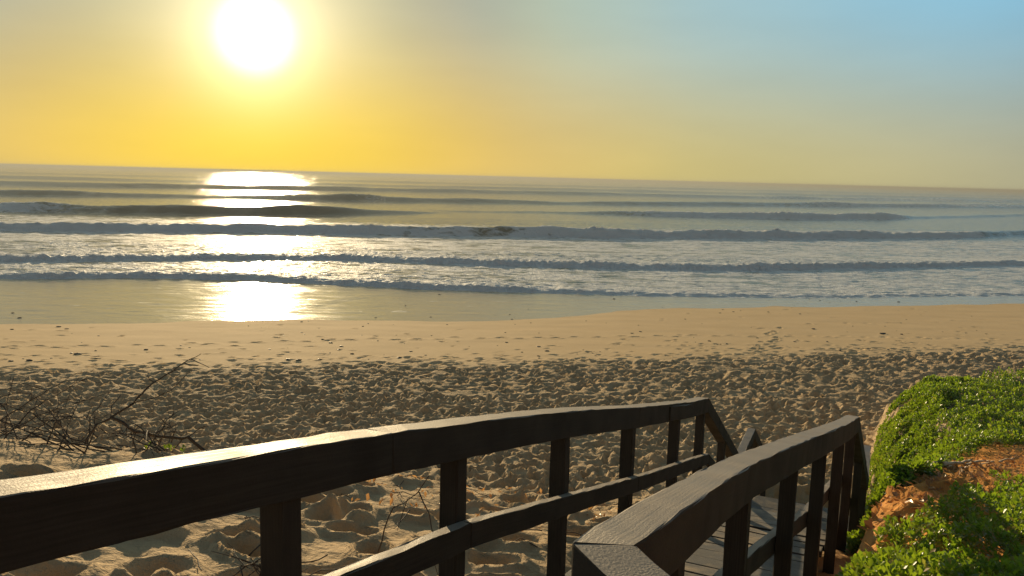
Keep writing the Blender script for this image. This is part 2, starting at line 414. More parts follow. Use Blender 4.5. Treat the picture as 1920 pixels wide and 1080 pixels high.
Z[-1, :] = np.interp(xs, BEACH[0], BEACH[2][0])
me = grid_mesh('dune', xs, ys, Z)
attr(me, 'wet', np.zeros(Z.size)); attr(me, 'ochre', (.95 * sstep(-.25, .3, n_)) .ravel())
tag(link('dune', me, SAND), 'sandy dune top with deep footprints beside the wooden walkway', 'dune', kind='structure')
DUNE = (xs, ys, Z)
def ground(x, y):
    gx, gy, gz = DUNE if y < 10 else (BEACH if y < SPLIT else BEACH_FAR)
    i = min(max(int(np.searchsorted(gx, x)) - 1, 0), len(gx) - 2); j = min(max(int(np.searchsorted(gy, y)) - 1, 0), len(gy) - 2)
    a = (x - gx[i]) / (gx[i + 1] - gx[i]); b = (y - gy[j]) / (gy[j + 1] - gy[j])
    return float((gz[j, i] * (1 - a) + gz[j, i + 1] * a) * (1 - b) + (gz[j + 1, i] * (1 - a) + gz[j + 1, i + 1] * a) * b)

# ------------------------------------------------------------------ the sea
WAVES = [
    # toe line x, toe line y, height by x, width of the front, length of the back, foam by x
    dict(x=[-60, -26.9, -20.8, -14.1, -9.2, -4.5, 1.1, 6.7, 15.4, 29.3, 60], y=[37, 41.4, 43.3, 43.5, 42.5, 41.7, 41.5, 41.3, 42, 45.3, 53],
         a=([-30, -10, 0, 7, 15, 30], [.34, .33, .27, .15, .09, .08]), wf=.55, wb=3.2, res=.05, f=([-30, 30], [1, 1])),
    dict(x=[-60, -31.5, -25.9, -19.9, -11.8, -5.9, 1.4, 11.6, 19.4, 29.4, 41.6, 60], y=[42, 48.5, 50.5, 52.7, 54.7, 54, 53.4, 53.8, 55.5, 59.1, 64, 64.6],
         a=([-35, -20, 0, 20, 42], [.38, .36, .45, .55, .42]), wf=.9, wb=4.5, res=.05, f=([-35, 40], [1, 1])),
    dict(x=[-110, -46.1, -28.8, -16.8, -6, 7.5, 31.6, 54.3, 67.2, 120], y=[67.5, 71.3, 76.4, 77.8, 79.4, 81.2, 87.7, 97, 105, 140],
         a=([-46, -29, -17, -6, 7, 31, 54, 67, 100], [.9, .95, 1., 1.35, 1.05, 1., .9, .7, .6]), wf=1.7, wb=6.5, res=.04, f=([-60, -17, -11, -5, 2, 8, 56, 60, 70], [.95, .9, .5, .12, .3, 1, 1, .3, .2])),
    dict(x=[-130, -64.6, -51.3, -34, -23.9, -14.8, -5], y=[95, 100.3, 100.4, 105.3, 110.7, 120.5, 131],
         a=([-130, -64, -34, -24, -17, -9], [1.2, 1.5, 1.8, 1.5, .8, 0]), wf=3.2, wb=8, res=.02, f=([-130, -64, -52, -42, -20], [.6, .55, .15, .0, .0])),
    dict(x=[-30, -9.9, 12.3, 30, 48.6, 69.8, 115.9, 180], y=[124, 130.7, 135.4, 133.6, 135.8, 146, 181.9, 235],
         a=([-24, -8, 10, 25, 50, 68, 80, 116, 180], [0, .3, .6, 1.1, 1.3, 1.3, .6, .5, .4]), wf=3.2, wb=8, res=.02, f=([10, 25, 40, 68, 76, 90], [.1, .5, .9, 1, .2, .1])),
    dict(x=[-200, -95.7, -71.4, -39.6, -7.5, 29.6, 76.2, 171.1, 260], y=[112, 148.7, 161.2, 163.1, 174.7, 188.1, 213.4, 269, 320],
         a=([-200, -95, -60, -35, -20, 0, 30, 76, 171], [.8, .8, .5, 1.25, .9, .6, .7, 1.0, .9]), wf=5, wb=11, res=0, f=([-90, -40, -30, -20, 60, 90, 170], [.1, .1, .3, .05, .1, .5, .4])),
    dict(x=[-300, -142.9, -90.1, -60, -12.3, 90.8, 243.7, 400], y=[170, 222.5, 240, 262, 285.8, 313.3, 383.5, 450],
         a=([-300, -140, -60, 0, 90, 243], [.9, 1., 1.1, .8, .9, 1.]), wf=8, wb=16, res=0, f=([-100, 90, 100, 200], [.05, .1, .3, .4])),
    dict(x=[-500, -200, 0, 300, 600], y=[300, 340, 390, 470, 600], a=([-500, 500], [.8, .9]), wf=11, wb=22, res=0, f=([-1, 1], [0, .1])),
    dict(x=[-800, -300, 0, 400, 900], y=[420, 520, 560, 660, 860], a=([-500, 500], [.9, .9]), wf=16, wb=30, res=0, f=([-1, 1], [0, .05])),
]
SEAM = 66.0
def sea(x, y):
    z = np.zeros_like(x); foam = np.zeros_like(x)
    lump = fbm(x * 2.3, y * 2.6, 4, 71, .72); chop = fbm(x * .9, y * 1.8, 3, 77)
    lace = fbm(x * .22, y * .6, 4, 83)
    seam = sstep(.4, 3.0, np.abs(y - SEAM))
    shorey = shore(x)
    w1 = np.interp(x, WAVES[0]['x'], WAVES[0]['y'])
    calm = 1 - sstep(-.4, .4, y - w1)
    for i, w in enumerate(WAVES):
        toe = smooth_interp(x, w['x'], w['y'], w['wf'] * 2) + w['wf'] * .55 * fbm(x * .35 / max(w['wf'], .6), x * 0 + i * 3.3, 4, 90 + i)
        A = np.interp(x, *w['a']) * (.60 if i < 2 else .68 if i < 5 else 1.15) * (1 + .48 * fbm(x * .25 / max(w['wf'], .5), x * 0 + 7.7 + i, 3, 110 + i))
        q = y - toe
        front = sstep(0, w['wf'], q)
        back = np.where(q > w['wf'], np.exp(-np.maximum(q - w['wf'], 0) / w['wb']), 1)
        prof = front * (back + w['res'])
        f = np.interp(x, *w['f'])
        z += A * prof
        onf = sstep(-.25 * w['wf'] - .06, .05 * w['wf'], q) * np.exp(-np.maximum(q - w['wf'] * 1.3, 0) / (w['wf'] * .9))
        z += f * onf * (.27 * A + .018) * lump * (seam if i > 1 else 1) * sstep(0, .05, A)
        tail = sstep(0, .2, q) * np.exp(-np.maximum(q - w['wf'], 0) / (w['wb'] * 2.4 + 2))
        z += f * tail * .038 * lump * seam * sstep(.05, .2, A)
        foam = np.maximum(foam, f * np.maximum(onf * 1.25, tail * .72))
    mid = sstep(34, 45, y) * (1 - sstep(88, 106, y))
    streak = fbm(x * .35 + y * .2, y * 1.6, 4, 131)
    foam = np.maximum(foam, calm * np.clip(.14 + .30 * streak, 0, .4) * sstep(.2, 1.5, y - shorey))
    foam = np.maximum(foam, mid * (1 - calm) * (.57 + .32 * lace))
    z += (1 - calm) * seam * (.045 * chop + .016 * lump) * (1 - sstep(160, 260, y))
    # thin wrinkles where the backwash meets the next sheet of water
    rx = np.interp(y, [33, 35.4, 37.8, 41.5], [-10.5, -9.6, -8.2, -5.6]); on = sstep(32.8, 34, y) * (1 - sstep(40.6, 41.6, y))
    for o in (0, .28, .62):
        z += calm * on * .022 * np.exp(-((x - rx - o + .05 * pn(y * 2, x * 0, 7)) / .07) ** 2)
    z += calm * sstep(.3, 1.6, y - shorey) * (.014 * fbm(x * .55, y * 1.5, 2, 99) + .007 * fbm(x * 1.3, y * 2.4, 2, 98))
    far = sstep(110, 260, y)
    return z, foam, calm, far
def sea_obj(name, xs, ys, label):
    X, Y = np.meshgrid(xs, ys)
    z, foam, calm, far = sea(X, Y)
    me = grid_mesh(name, xs, ys, z)
    attr(me, 'foam', foam); attr(me, 'calm', calm); attr(me, 'far', far)
    tag(link(name, me, SEA), label, 'water', kind='structure')
sea_obj('surf', np.array(sorted(geom_steps(-44, -600, .3, 1.3) + list(np.arange(-44, 48, .165)) + geom_steps(48, 600, .3, 1.3))),
        np.array([10 + i for i in range(18)] + list(np.arange(28, 40, .15)) + list(np.arange(40, 47, .085)) + list(np.arange(47, SEAM, .13)) + [SEAM]), 'shallow foaming surf and swash running up the sand')
sea_obj('sea', np.array(sorted(geom_steps(-110, -30000, 1, 1.35) + list(np.arange(-110, 125, .42)) + geom_steps(125, 30000, 1, 1.35))),
        np.array([SEAM] + list(np.arange(SEAM + .25, 112, .25)) + list(np.arange(112, 200, .5)) + geom_steps(200, 700, .9, 1.018) + geom_steps(700, 30000, 8, 1.12)), 'open sea with rows of breaking waves to the horizon')

# ------------------------------------------------------------------ timber walkway and handrails
def prism(rings, jitter=.0012, uvlen=0.0, bevel=.005):
    """closed beam through a list of 4-corner rings"""
    bm = bmesh.new(); uv = bm.loops.layers.uv.new('uv')
    R = [[bm.verts.new(p) for p in r] for r in rings]
    L = [uvlen]
    for a, b in zip(rings, rings[1:]): L.append(L[-1] + (Vector(b[0]) - Vector(a[0])).length)
    for k in range(len(R) - 1):
        for i in range(4):
            f = bm.faces.new((R[k][i], R[k][(i + 1) % 4], R[k + 1][(i + 1) % 4], R[k + 1][i]))
            for lp, u, v in zip(f.loops, (L[k], L[k], L[k + 1], L[k + 1]), (i * .13, i * .13 + .12, i * .13 + .12, i * .13)): lp[uv].uv = (u, v)
    for r in (R[0], R[-1]):
        f = bm.faces.new(r if r is R[-1] else r[::-1])
        for lp, q in zip(f.loops, ((0, 0), (.1, 0), (.1, .1), (0, .1))): lp[uv].uv = q
    bmesh.ops.recalc_face_normals(bm, faces=bm.faces)
    if bevel:
        ed = [e for e in bm.edges if len(e.link_faces) == 2 and e.calc_face_angle(0) > .9]
        bmesh.ops.bevel(bm, geom=ed, offset=bevel, segments=2, affect='EDGES', profile=.6)
    for v in bm.verts:
        v.co += Vector((random.gauss(0, jitter), random.gauss(0, jitter), random.gauss(0, jitter)))
    me = bpy.data.meshes.new('timber'); bm.to_mesh(me); bm.free()
    for p in me.polygons: p.use_smooth = False
    return me
def beam(p0, p1, w, h, d0=None, d1=None, gap=.0015, step=.12, **k):
    """beam whose top centre line runs p0-p1; d0, d1: plan directions of the mitred ends"""
    p0, p1 = Vector(p0), Vector(p1); ax = (p1 - p0); n = max(1, int(ax.length / step)); pl = Vector((ax.x, ax.y, 0)).normalized()
    nrm = Vector((pl.y, -pl.x, 0))
    def side(d):
        if d is None: return nrm
        d = Vector((d[0], d[1], 0)).normalized(); return d / max(.3, abs(d.dot(nrm)))* (1 if d.dot(nrm) > 0 else -1)
    s0, s1 = side(d0), side(d1)
    rings = []
    p0 = p0 + ax.normalized() * gap; p1 = p1 - ax.normalized() * gap
    for i in range(n + 1):
        t = i / n; c = p0.lerp(p1, t); sd = s0 if i == 0 else (s1 if i == n else nrm)
        if n == 1 or 0 < i < n: pass
        rings.append([c + sd * w / 2, c - sd * w / 2, c - sd * w / 2 - Vector((0, 0, h)), c + sd * w / 2 - Vector((0, 0, h))])
    return prism(rings, **k)
def post_mesh(top, bottom, w=.074, tilt=0.0):
    ux, uy = Vector((UX, UY, 0)) * w / 2, Vector((UY, -UX, 0)) * w / 2
    rings = []
    n = 6
    for i in range(n + 1):
        c = Vector(bottom).lerp(Vector(top), i / n)
        rings.append([c + ux + uy, c - ux + uy, c - ux - uy, c + ux - uy])
    return prism(rings, jitter=.0012, bevel=.006)
def P3(s, n, z): x, y = xy(s, n); return (x, y, z)
def sweep(pts, w, h, d0=None, d1=None, gap=.0004, step=.09, **k):
    P = [Vector(p) for p in pts]; n = len(P); C_ = []
    for i in range(n - 1):
        a, b = P[i], P[i + 1]; pa = P[i - 1] if i else a + (a - b); pb = P[i + 2] if i + 2 < n else b + (b - a)
        m_ = max(1, int((b - a).length / step))
        for j in range(m_):
            t = j / m_
            C_.append(.5 * (2 * a + (b - pa) * t + (2 * pa - 5 * a + 4 * b - pb) * t * t + (3 * a - pa - 3 * b + pb) * t ** 3))
    C_.append(P[-1]); C_[0] = C_[0] + (C_[1] - C_[0]).normalized() * gap; C_[-1] = C_[-1] + (C_[-2] - C_[-1]).normalized() * gap
    rings = []
    for i, c in enumerate(C_):
        t = C_[min(i + 1, len(C_) - 1)] - C_[max(i - 1, 0)]; t.z = 0; t.normalize(); nrm = Vector((t.y, -t.x, 0)); sd = nrm
        d = d0 if i == 0 else (d1 if i == len(C_) - 1 else None)
        if d is not None:
            d = Vector((d[0], d[1], 0)).normalized(); sd = d / max(.3, abs(d.dot(nrm))) * (1 if d.dot(nrm) > 0 else -1)
        rings.append([c + sd * w / 2, c - sd * w / 2, c - sd * w / 2 - Vector((0, 0, h)), c + sd * w / 2 - Vector((0, 0, h))])
    return prism(rings, **k)
RW, RH, MT, MH, MD = .100, .130, .042, .095, .42

def railing(name, label, top, ss, nn, post_s, mid_side, mids, md):
    root = empty(name, (top[0][0][0], top[0][0][1], ground(top[0][0][0], top[0][0][1]))); off = -Vector(root.location)
    def part(nm, me, lab=None):
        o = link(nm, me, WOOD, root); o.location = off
        if lab: o['label'] = lab
        return o
    flat = [p for run in top for p in run[(0 if run is top[0] else 1):]]
    def mit(p):
        j = flat.index(p)
        if j <= 0 or j >= len(flat) - 1: return None
        u = Vector(flat[j]) - Vector(flat[j - 1]); v = Vector(flat[j + 1]) - Vector(flat[j]); u.z = v.z = 0
        t = u.normalized() + v.normalized(); return (t.y, -t.x)
    for run in top: part('top_rail', sweep(run, RW, RH, mit(run[0]), mit(run[-1])))
    for s in post_s:
        n = float(np.interp(s, ss, nn)); z = float(rail_z(s)); x, y = xy(s, n)
        part('post', post_mesh((x, y, z - RH + .035), (x, y, min(ground(x, y), float(deck_z(s)) - .1) - .3)))
    for a, b in mids:
        na, nb = float(np.interp(a, ss, nn)) + mid_side, float(np.interp(b, ss, nn)) + mid_side
        part('mid_rail', sweep([P3(q, float(np.interp(q, ss, nn)) + mid_side, float(rail_z(q)) - float(np.interp(q, *md))) for q in np.linspace(a, b, 4)], MT, MH))
    return root, part

LS, LN = [-1.6, 1.0, 1.95, 3.3, 4.64, 5.6, 14], [-1.305, -1.304, -1.303, -1.28, -1.255, -1.25, -1.25]
L_ = [P3(-1.6, -1.305, 5.93), P3(.2, -1.304, 5.575), P3(1.0, -1.304, 5.423), P3(1.95, -1.303, 5.235), P3(3.3, -1.28, 4.945), P3(4.64, -1.255, 4.625), P3(5.6, -1.25, 4.405), P3(6.25, -1.25, 4.255), P3(7.0, -1.25, 4.10), P3(9.5, -1.25, 2.735), P3(10.68, -1.25, 2.77), P3(12.9, -1.25, 1.60)]
ltop = [L_[0:4], L_[3:6], L_[5:9], L_[8:10], L_[9:11], L_[10:12]]
lroot, lpart = railing('handrail', 'dark timber handrail on the left, sunlit along its top, running down from the left edge', ltop, LS, LN,
                [-.9, .45, 1.51, 2.41, 3.45, 4.58, 5.86, 6.91, 8.2, 9.5, 10.6, 12.7], .060, [(-1.4, 2.40), (2.402, 4.57), (4.572, 7.0), (7.03, 9.5), (9.53, 10.65)], ([1, 2.4, 7], [.36, .37, .49]))
# short lighter splice board on the face near the far end
sp = lpart('splice_board', beam(P3(5.42, -1.196, 4.432), P3(6.22, -1.196, 4.246), .014, .105), 'lighter splice board on the rail face')
A = P3(1.28, -.387, 5.366)
R_ = [(.86, -.35, 5.372), A, P3(1.88, -.371, 5.245), P3(2.79, -.352, 5.035), P3(3.80, -.262, 4.821), P3(4.70, -.17, 4.630), P3(5.9, -.08, 4.36), P3(7.0, -.022, 4.115), P3(9.5, .14, 2.74), P3(10.68, .15, 2.77), P3(12.9, .17, 1.60)]
rtop = [R_[0:2], R_[1:8], R_[7:9], R_[8:10], R_[9:11]]
rroot, rpart = railing('handrail', 'dark timber handrail on the right, with mitred corner and bolt head in the foreground', rtop, RS, RN,
                [1.31, 1.75, 2.79, 3.80, 4.70, 5.9, 6.93, 8.2, 9.5, 10.6, 12.7], -.060, [(1.35, 2.79), (2.792, 4.70), (4.702, 7.0), (7.03, 9.5), (9.53, 10.65)], ([1, 7], [.47, .47]))
def lathe(profile, seg=20):
    V, Q = [], []
    for r, z in profile:
        for i in range(seg): V.append((r * math.cos(2 * math.pi * i / seg), r * math.sin(2 * math.pi * i / seg), z))
    for k in range(len(profile) - 1):
        for i in range(seg): Q.append((k * seg + i, k * seg + (i + 1) % seg, (k + 1) * seg + (i + 1) % seg, (k + 1) * seg + i))
    return np_mesh('turned', np.array(V), np.array(Q))
bolt = link('bolt', lathe([(.0001, .009), (.006, .0088), (.0105, .0065), (.0125, .002), (.0125, -.004)]), STEEL, rroot)
bolt.location = Vector((.205, 1.165, 5.3685)) - Vector(rroot.location)

deck = empty('boardwalk', (.4, 2.0, float(deck_z(2.0)))); doff = -Vector(deck.location)
def dpart(nm, me): o = link(nm, me, DECKWOOD, deck); o.location = doff; return o
s = -1.9
while s < 6.9:
    w = .205
    na = -1.36; nb = .62 if s < 1.1 else float(np.interp(s + w / 2, RS, RN)) - .045
    za, zb = float(deck_z(s)) + random.gauss(0, .003), float(deck_z(s + w)) + random.gauss(0, .003)
    rings = []
    for i in range(9):
        n = na + (nb - na) * i / 8; b_ = random.gauss(0, .0012)
        rings.append([P3(s + w, n, zb + b_), P3(s, n, za + b_), P3(s, n, za - .045), P3(s + w, n, zb - .045)])
    dpart('deck_board', prism(rings, jitter=.0012, bevel=.006))
    s += w + .013
def flight(s0, s1, z0, z1, n_):
    for i in range(n_):
        a = s0 + (s1 - s0) * i / n_; b = s0 + (s1 - s0) * (i + 1) / n_ - .012; z = z0 + (z1 - z0) * (i + .5) / n_
        dpart('stair_tread', prism([[P3(b, n, z), P3(a, n, z), P3(a, n, z - .045), P3(b, n, z - .045)] for n in (-1.19, -.8, -.45, -.02)], bevel=.006))
    for n in (-1.17, -.04):
        dpart('stringer', beam(P3(s0, n, z0 - .10), P3(s1, n, z1 - .10), .045, .20, bevel=.004))
flight(6.99, 9.40, 3.16, 1.82, 8)
for k in range(5):
    a = 9.41 + k * .25
    dpart('deck_board', prism([[P3(a + .235, n, 1.82), P3(a, n, 1.82), P3(a, n, 1.775), P3(a + .235, n, 1.775)] for n in (-1.33, -.9, -.4, .20)], bevel=.006))
flight(10.68, 12.5, 1.80, 1.02, 5)
for n in (-1.20, -.50):
    dpart('joist', beam(P3(-1.8, n, float(deck_z(-1.8)) - .048), P3(1.9, n, float(deck_z(1.9)) - .048), .045, .12))
    dpart('joist', beam(P3(1.91, n, float(deck_z(1.91)) - .048), P3(6.95, n, float(deck_z(6.95)) - .05), .045, .12))
tag(deck, 'grey timber boardwalk of cross planks going down between the two handrails', 'boardwalk')
tag(lroot, 'dark timber handrail on the left, its top edge glinting in the sun', 'handrail', 'handrails of the beach stairs')
tag(rroot, 'dark timber handrail on the right with a mitred near corner and bolt head', 'handrail', 'handrails of the beach stairs')

# ------------------------------------------------------------------ ground cover
def inside(poly, x, y):
    r = np.zeros(np.shape(x), bool); j = len(poly) - 1
    for i in range(len(poly)):
        xi, yi = poly[i]; xj, yj = poly[j]
        with np.errstate(divide='ignore', invalid='ignore'):
            r ^= ((yi > y) != (yj > y)) & (x < (xj - xi) * (y - yi) / (yj - yi + 1e-12) + xi)
        j = i
    return r
UPPER = [(4.30, 9.72), (4.62, 10.6), (5.15, 11.9), (5.6, 11.5), (6.33, 12.4), (7.41, 13.5), (8.72, 14.5), (10.14, 15.5), (13.5, 17.6), (14.5, 15), (9.5, 12.0), (6.7, 9.95), (5.58, 8.95), (4.61, 7.95), (3.95, 7.2), (3.2, 6.3), (3.05, 6.5), (3.36, 7.46), (3.80, 8.42)]
LOWER = [(1.80, 3.86), (2.0, 4.0), (2.2, 4.32), (2.5, 4.55), (2.85, 4.92), (3.58, 5.75), (4.15, 6.3), (5.3, 7.45), (7.5, 9.6), (8.5, 8.4), (5.0, 4.6), (3.0, 2.3), (.6, 1.7), (.86, 2.38), (1.32, 3.26), (1.56, 3.62)]
def carpet(name, poly, count, leaf, label, amp, seed, jit=.22):
    rg = np.random.default_rng(seed)
    P = np.array(poly); lo, hi = P.min(0) - .2, P.max(0) + .2
    C = np.zeros((0, 2))
    while len(C) < count:
        q = rg.uniform(lo, hi, (count * 3, 2))
        jx = q[:, 0] + jit * fbm(q[:, 0] * 2.1, q[:, 1] * 2.1, 3, seed); jy = q[:, 1] + jit * fbm(q[:, 0] * 2.1, q[:, 1] * 2.1, 3, seed + 9)
        ok = inside(poly, jx, jy)
        thin = fbm(q[:, 0] * 1.3, q[:, 1] * 1.3, 3, seed + 5)
        ok &= thin > -.52
        ok &= rg.random(len(q)) < np.clip(4.5 / np.hypot(q[:, 0], q[:, 1]), .2, 1) ** 1.0
        C = np.concatenate([C, q[ok]])
    C = C[:count]
    gz = np.array([ground(a, b) for a, b in C])
    h = amp * (.55 + .9 * np.clip(fbm(C[:, 0] * 1.5, C[:, 1] * 1.5, 3, seed + 2), -.55, .8) + .45 * pn(C[:, 0] * 4.5, C[:, 1] * 4.5, seed + 3))
    h = np.maximum(h, .03) * rg.uniform(.72, 1.05, count)
    K = 6
    N = count * K
    base = np.repeat(np.stack([C[:, 0], C[:, 1], gz + h], 1), K, 0)
    sz = np.repeat(rg.uniform(.75, 1.25, count), K) * leaf * rg.uniform(.75, 1.15, N)
    az = np.tile(np.arange(K) * 2.4, count) + np.repeat(rg.uniform(0, 6.28, count), K) + rg.normal(0, .2, N)
    el = np.tile(np.linspace(.15, 1.15, K), count) + rg.normal(0, .18, N)
    # the whole rosette leans a little towards the light
    d = np.stack([np.cos(az) * np.cos(el), np.sin(az) * np.cos(el), np.sin(el)], 1)
    lean = np.repeat(rg.normal(0, .35, (count, 3)), K, 0); lean[:, 2] = 0; lean[:, 1] += .12
    d = d + lean; d /= np.linalg.norm(d, axis=1)[:, None]
    up = np.array([0, 0, 1.0]); sd = np.cross(d, up); sd /= np.linalg.norm(sd, axis=1)[:, None] + 1e-9
    nr = np.cross(sd, d)
    base[:, 2] -= np.tile(np.linspace(.035, 0, K), count) * (leaf / .035)
    w = sz * .30
    L = lambda t, a, b: base + d * (sz * t)[:, None] + sd * (w * a)[:, None] + nr * (sz * b)[:, None]
    V = np.stack([L(.04, 0, 0), L(.68, -1, .10), L(.68, 0, .02), L(.68, 1, .10), L(1.0, 0, .03)], 1).reshape(-1, 3)
    o = np.arange(N)[:, None] * 5
    T = np.concatenate([o + np.array([[0, 2, 1]]), o + np.array([[0, 3, 2]]), o + np.array([[1, 2, 4]]), o + np.array([[2, 3, 4]])], 0)
    me = np_mesh(name, V, T, True)
    tint = np.repeat(np.clip(.42 + .8 * fbm(C[:, 0] * 1.1, C[:, 1] * 1.1, 3, seed + 7) + rg.normal(0, .16, count), 0, 1), K)
    dead = np.repeat(rg.random(N) < .05, 5)
    attr(me, 'tint', np.where(dead, 1.6, np.repeat(tint, 5) + .12 * np.repeat(rg.normal(0, 1, N), 5)).clip(0, 2))
    return tag(link(name, me, LEAF), label, 'ground cover', kind='stuff')
carpet('ground_cover', UPPER, 14500, .045, 'upper patch of bright green succulent ground cover on the dune spur', .20, 201)
carpet('ground_cover', [xy(6.7, .04), xy(8.2, .10), xy(9.5, .17), xy(10.7, .18), xy(12.2, .20), xy(13.4, .22), xy(15.0, .35), xy(16.2, .9), xy(16.8, 1.9), xy(15.0, 1.6), xy(12.6, 1.0), xy(10.5, .95), xy(9, .9), xy(7.6, .7), xy(6.9, .4)], 14500, .048, 'green ground cover draping the bank beside the lower flight of the right handrail', .13, 221, .05)
carpet('ground_cover', LOWER, 13000, .035, 'lower patch of bright green ground cover in the bottom right corner', .20, 231)
carpet('ground_cover', [(1.42, 3.3), (1.62, 3.52), (1.78, 3.86), (1.9, 4.15), (1.72, 4.1), (1.5, 3.7)], 260, .034, 'small leafy sprigs at the foot of the right handrail posts', .09, 251)
carpet('ground_cover', [(-3.1, 6.75), (-2.2, 6.75), (-2.0, 7.05), (-2.6, 7.2), (-3.2, 7.1)], 150, .030, 'few green sprigs under the dead branch on the dune edge', .08, 271)

# ------------------------------------------------------------------ dead wood
def tube(pts, r0_, r1_, seg=5, wob=0.0):
    pts = [Vector(p) for p in pts]
    fine = []
    for a, b in zip(pts, pts[1:]):
        k = max(2, int((b - a).length / .06))
        for i in range(k):
            fine.append(a.lerp(b, i / k) + Vector((random.gauss(0, wob), random.gauss(0, wob), random.gauss(0, wob))))
    fine.append(pts[-1])
    V, Q = [], []
    n = len(fine)
    for i, p in enumerate(fine):
        t = (fine[min(i + 1, n - 1)] - fine[max(i - 1, 0)]).normalized()
        u = t.orthogonal().normalized(); v = t.cross(u); r = r0_ + (r1_ - r0_) * i / (n - 1)
        r *= random.uniform(.85, 1.15)
        for k in range(seg):
            a = 2 * math.pi * k / seg; V.append(p + (u * math.cos(a) + v * math.sin(a)) * r)
    for i in range(n - 1):
        for k in range(seg): Q.append((i * seg + k, i * seg + (k + 1) % seg, (i + 1) * seg + (k + 1) % seg, (i + 1) * seg + k))
    return np_mesh('twig', np.array([tuple(v) for v in V]), np.array(Q))
def wood_thing(name, loc, parts, mat=TWIG):
    root = empty(name, loc); off = -Vector(loc)
    for nm, pts, a, b in parts:
        o = link(nm, tube(pts, a, b, wob=.004), mat, root); o.location = off
    return root
g = ground(-2.63, 7.0)
dz = g - 3.45
def sh(L): return [(a, b, c + dz) for a, b, c in L]
br = [('limb', sh([(-2.45, 6.9, 3.38), (-2.63, 7.0, 3.45), (-2.79, 7.0, 3.59), (-2.93, 7.02, 3.70), (-3.0, 7.05, 3.67), (-3.17, 7.03, 3.70), (-3.4, 7.0, 3.74), (-3.51, 7.0, 3.82), (-3.62, 7.0, 3.87)]), .019, .013),
      ('limb', sh([(-3.62, 7.0, 3.87), (-3.45, 7.06, 3.99), (-3.28, 7.12, 4.17), (-3.11, 7.15, 4.28), (-2.91, 7.1, 4.41), (-2.82, 7.1, 4.46)]), .010, .003),
      ('limb', sh([(-3.62, 7.0, 3.87), (-3.70, 6.9, 3.83), (-3.85, 6.8, 3.54), (-3.9, 6.75, 3.40)]), .012, .006)]
for L in ([(-2.91, 7.1, 4.41), (-2.71, 7.0, 4.36)], [(-3.47, 7.05, 3.98), (-3.26, 7.15, 4.03), (-3.14, 7.2, 4.09), (-2.95, 7.2, 4.28)], [(-3.28, 7.12, 4.17), (-3.32, 7.1, 4.25)], [(-3.11, 7.15, 4.28), (-3.03, 7.1, 4.31)],
          [(-3.62, 7.0, 3.87), (-3.65, 7.1, 3.95), (-3.57, 7.1, 4.05)], [(-3.73, 6.95, 3.8), (-3.77, 7.0, 3.91)], [(-3.17, 7.03, 3.70), (-3.2, 6.9, 3.55), (-3.15, 6.85, 3.42)], [(-3.4, 7, 3.74), (-3.38, 6.9, 3.6), (-3.45, 6.85, 3.45)], [(-2.93, 7.02, 3.7), (-2.8, 7.1, 3.78), (-2.66, 7.1, 3.80)],
          [(-3.0, 7.05, 3.67), (-3.08, 7.0, 3.55), (-3.02, 6.9, 3.42)], [(-2.98, 7.1, 4.37), (-2.85, 7.1, 4.35)]):
    br.append(('twig', sh(L), .006, .0025))
tag(wood_thing('dead_branch', (-2.63, 7.0, g), br), 'dead forked branch rising from the dune edge with thin tips against the beach', 'branch')
def shrub(x, y, n, R, H, label):
    z = ground(x, y); parts = []
    for i in range(n):
        a = random.uniform(0, 6.28); r = R * random.uniform(.5, 1); h = H * random.uniform(.25, 1)
        p0 = Vector((x + random.gauss(0, .25 * R), y + random.gauss(0, .12), z - .03)); p2 = Vector((x + r * math.cos(a), y + .6 * r * math.sin(a), z + h))
        p1 = p0.lerp(p2, .5) + Vector((random.gauss(0, .06), random.gauss(0, .05), random.uniform(0, .10)))
        parts.append(('stem', [p0, p1, p2], .0065, .002))
        for k in range(5):
            q = p0.lerp(p1, .6).lerp(p2, random.uniform(0, .95)) if k > 3 else p1.lerp(p2, random.uniform(0, .9)); parts.append(('twig', [q, q + Vector((random.gauss(0, .13), random.gauss(0, .08), random.uniform(-.08, .12)))], .0035, .0015))
    return tag(wood_thing('dead_shrub', (x, y, z), parts), label, 'dead shrub')
shrub(-4.30, 6.45, 14, 1.15, .60, 'leafless dead shrub at the left edge of the dune')
shrub(-3.72, 6.35, 13, .95, .42, 'tangled dead shrub below the fork of the dead branch')
shrub(-3.05, 6.45, 11, .7, .26, 'low dry brush just left of the dead branch base')
shrub(-1.05, 3.3, 6, .30, .16, 'small dry twiggy brush at the foot of the nearest left post')
ms = [('stem', [(-.75, 4.2, ground(-.75, 4.2) - .02), (-.63, 4.2, 4.17), (-.49, 4.2, 4.25), (-.43, 4.2, 4.36)], .006, .0025), ('twig', [(-.49, 4.2, 4.25), (-.42, 4.15, 4.16), (-.36, 4.1, ground(-.36, 4.1))], .004, .002), ('twig', [(-.55, 4.2, 4.22), (-.60, 4.17, 4.05)], .003, .0015)]
tag(wood_thing('dry_stalk', (-.75, 4.2, ground(-.75, 4.2)), ms), 'forked dry stalk standing in the sand beside the second left post', 'stalk')
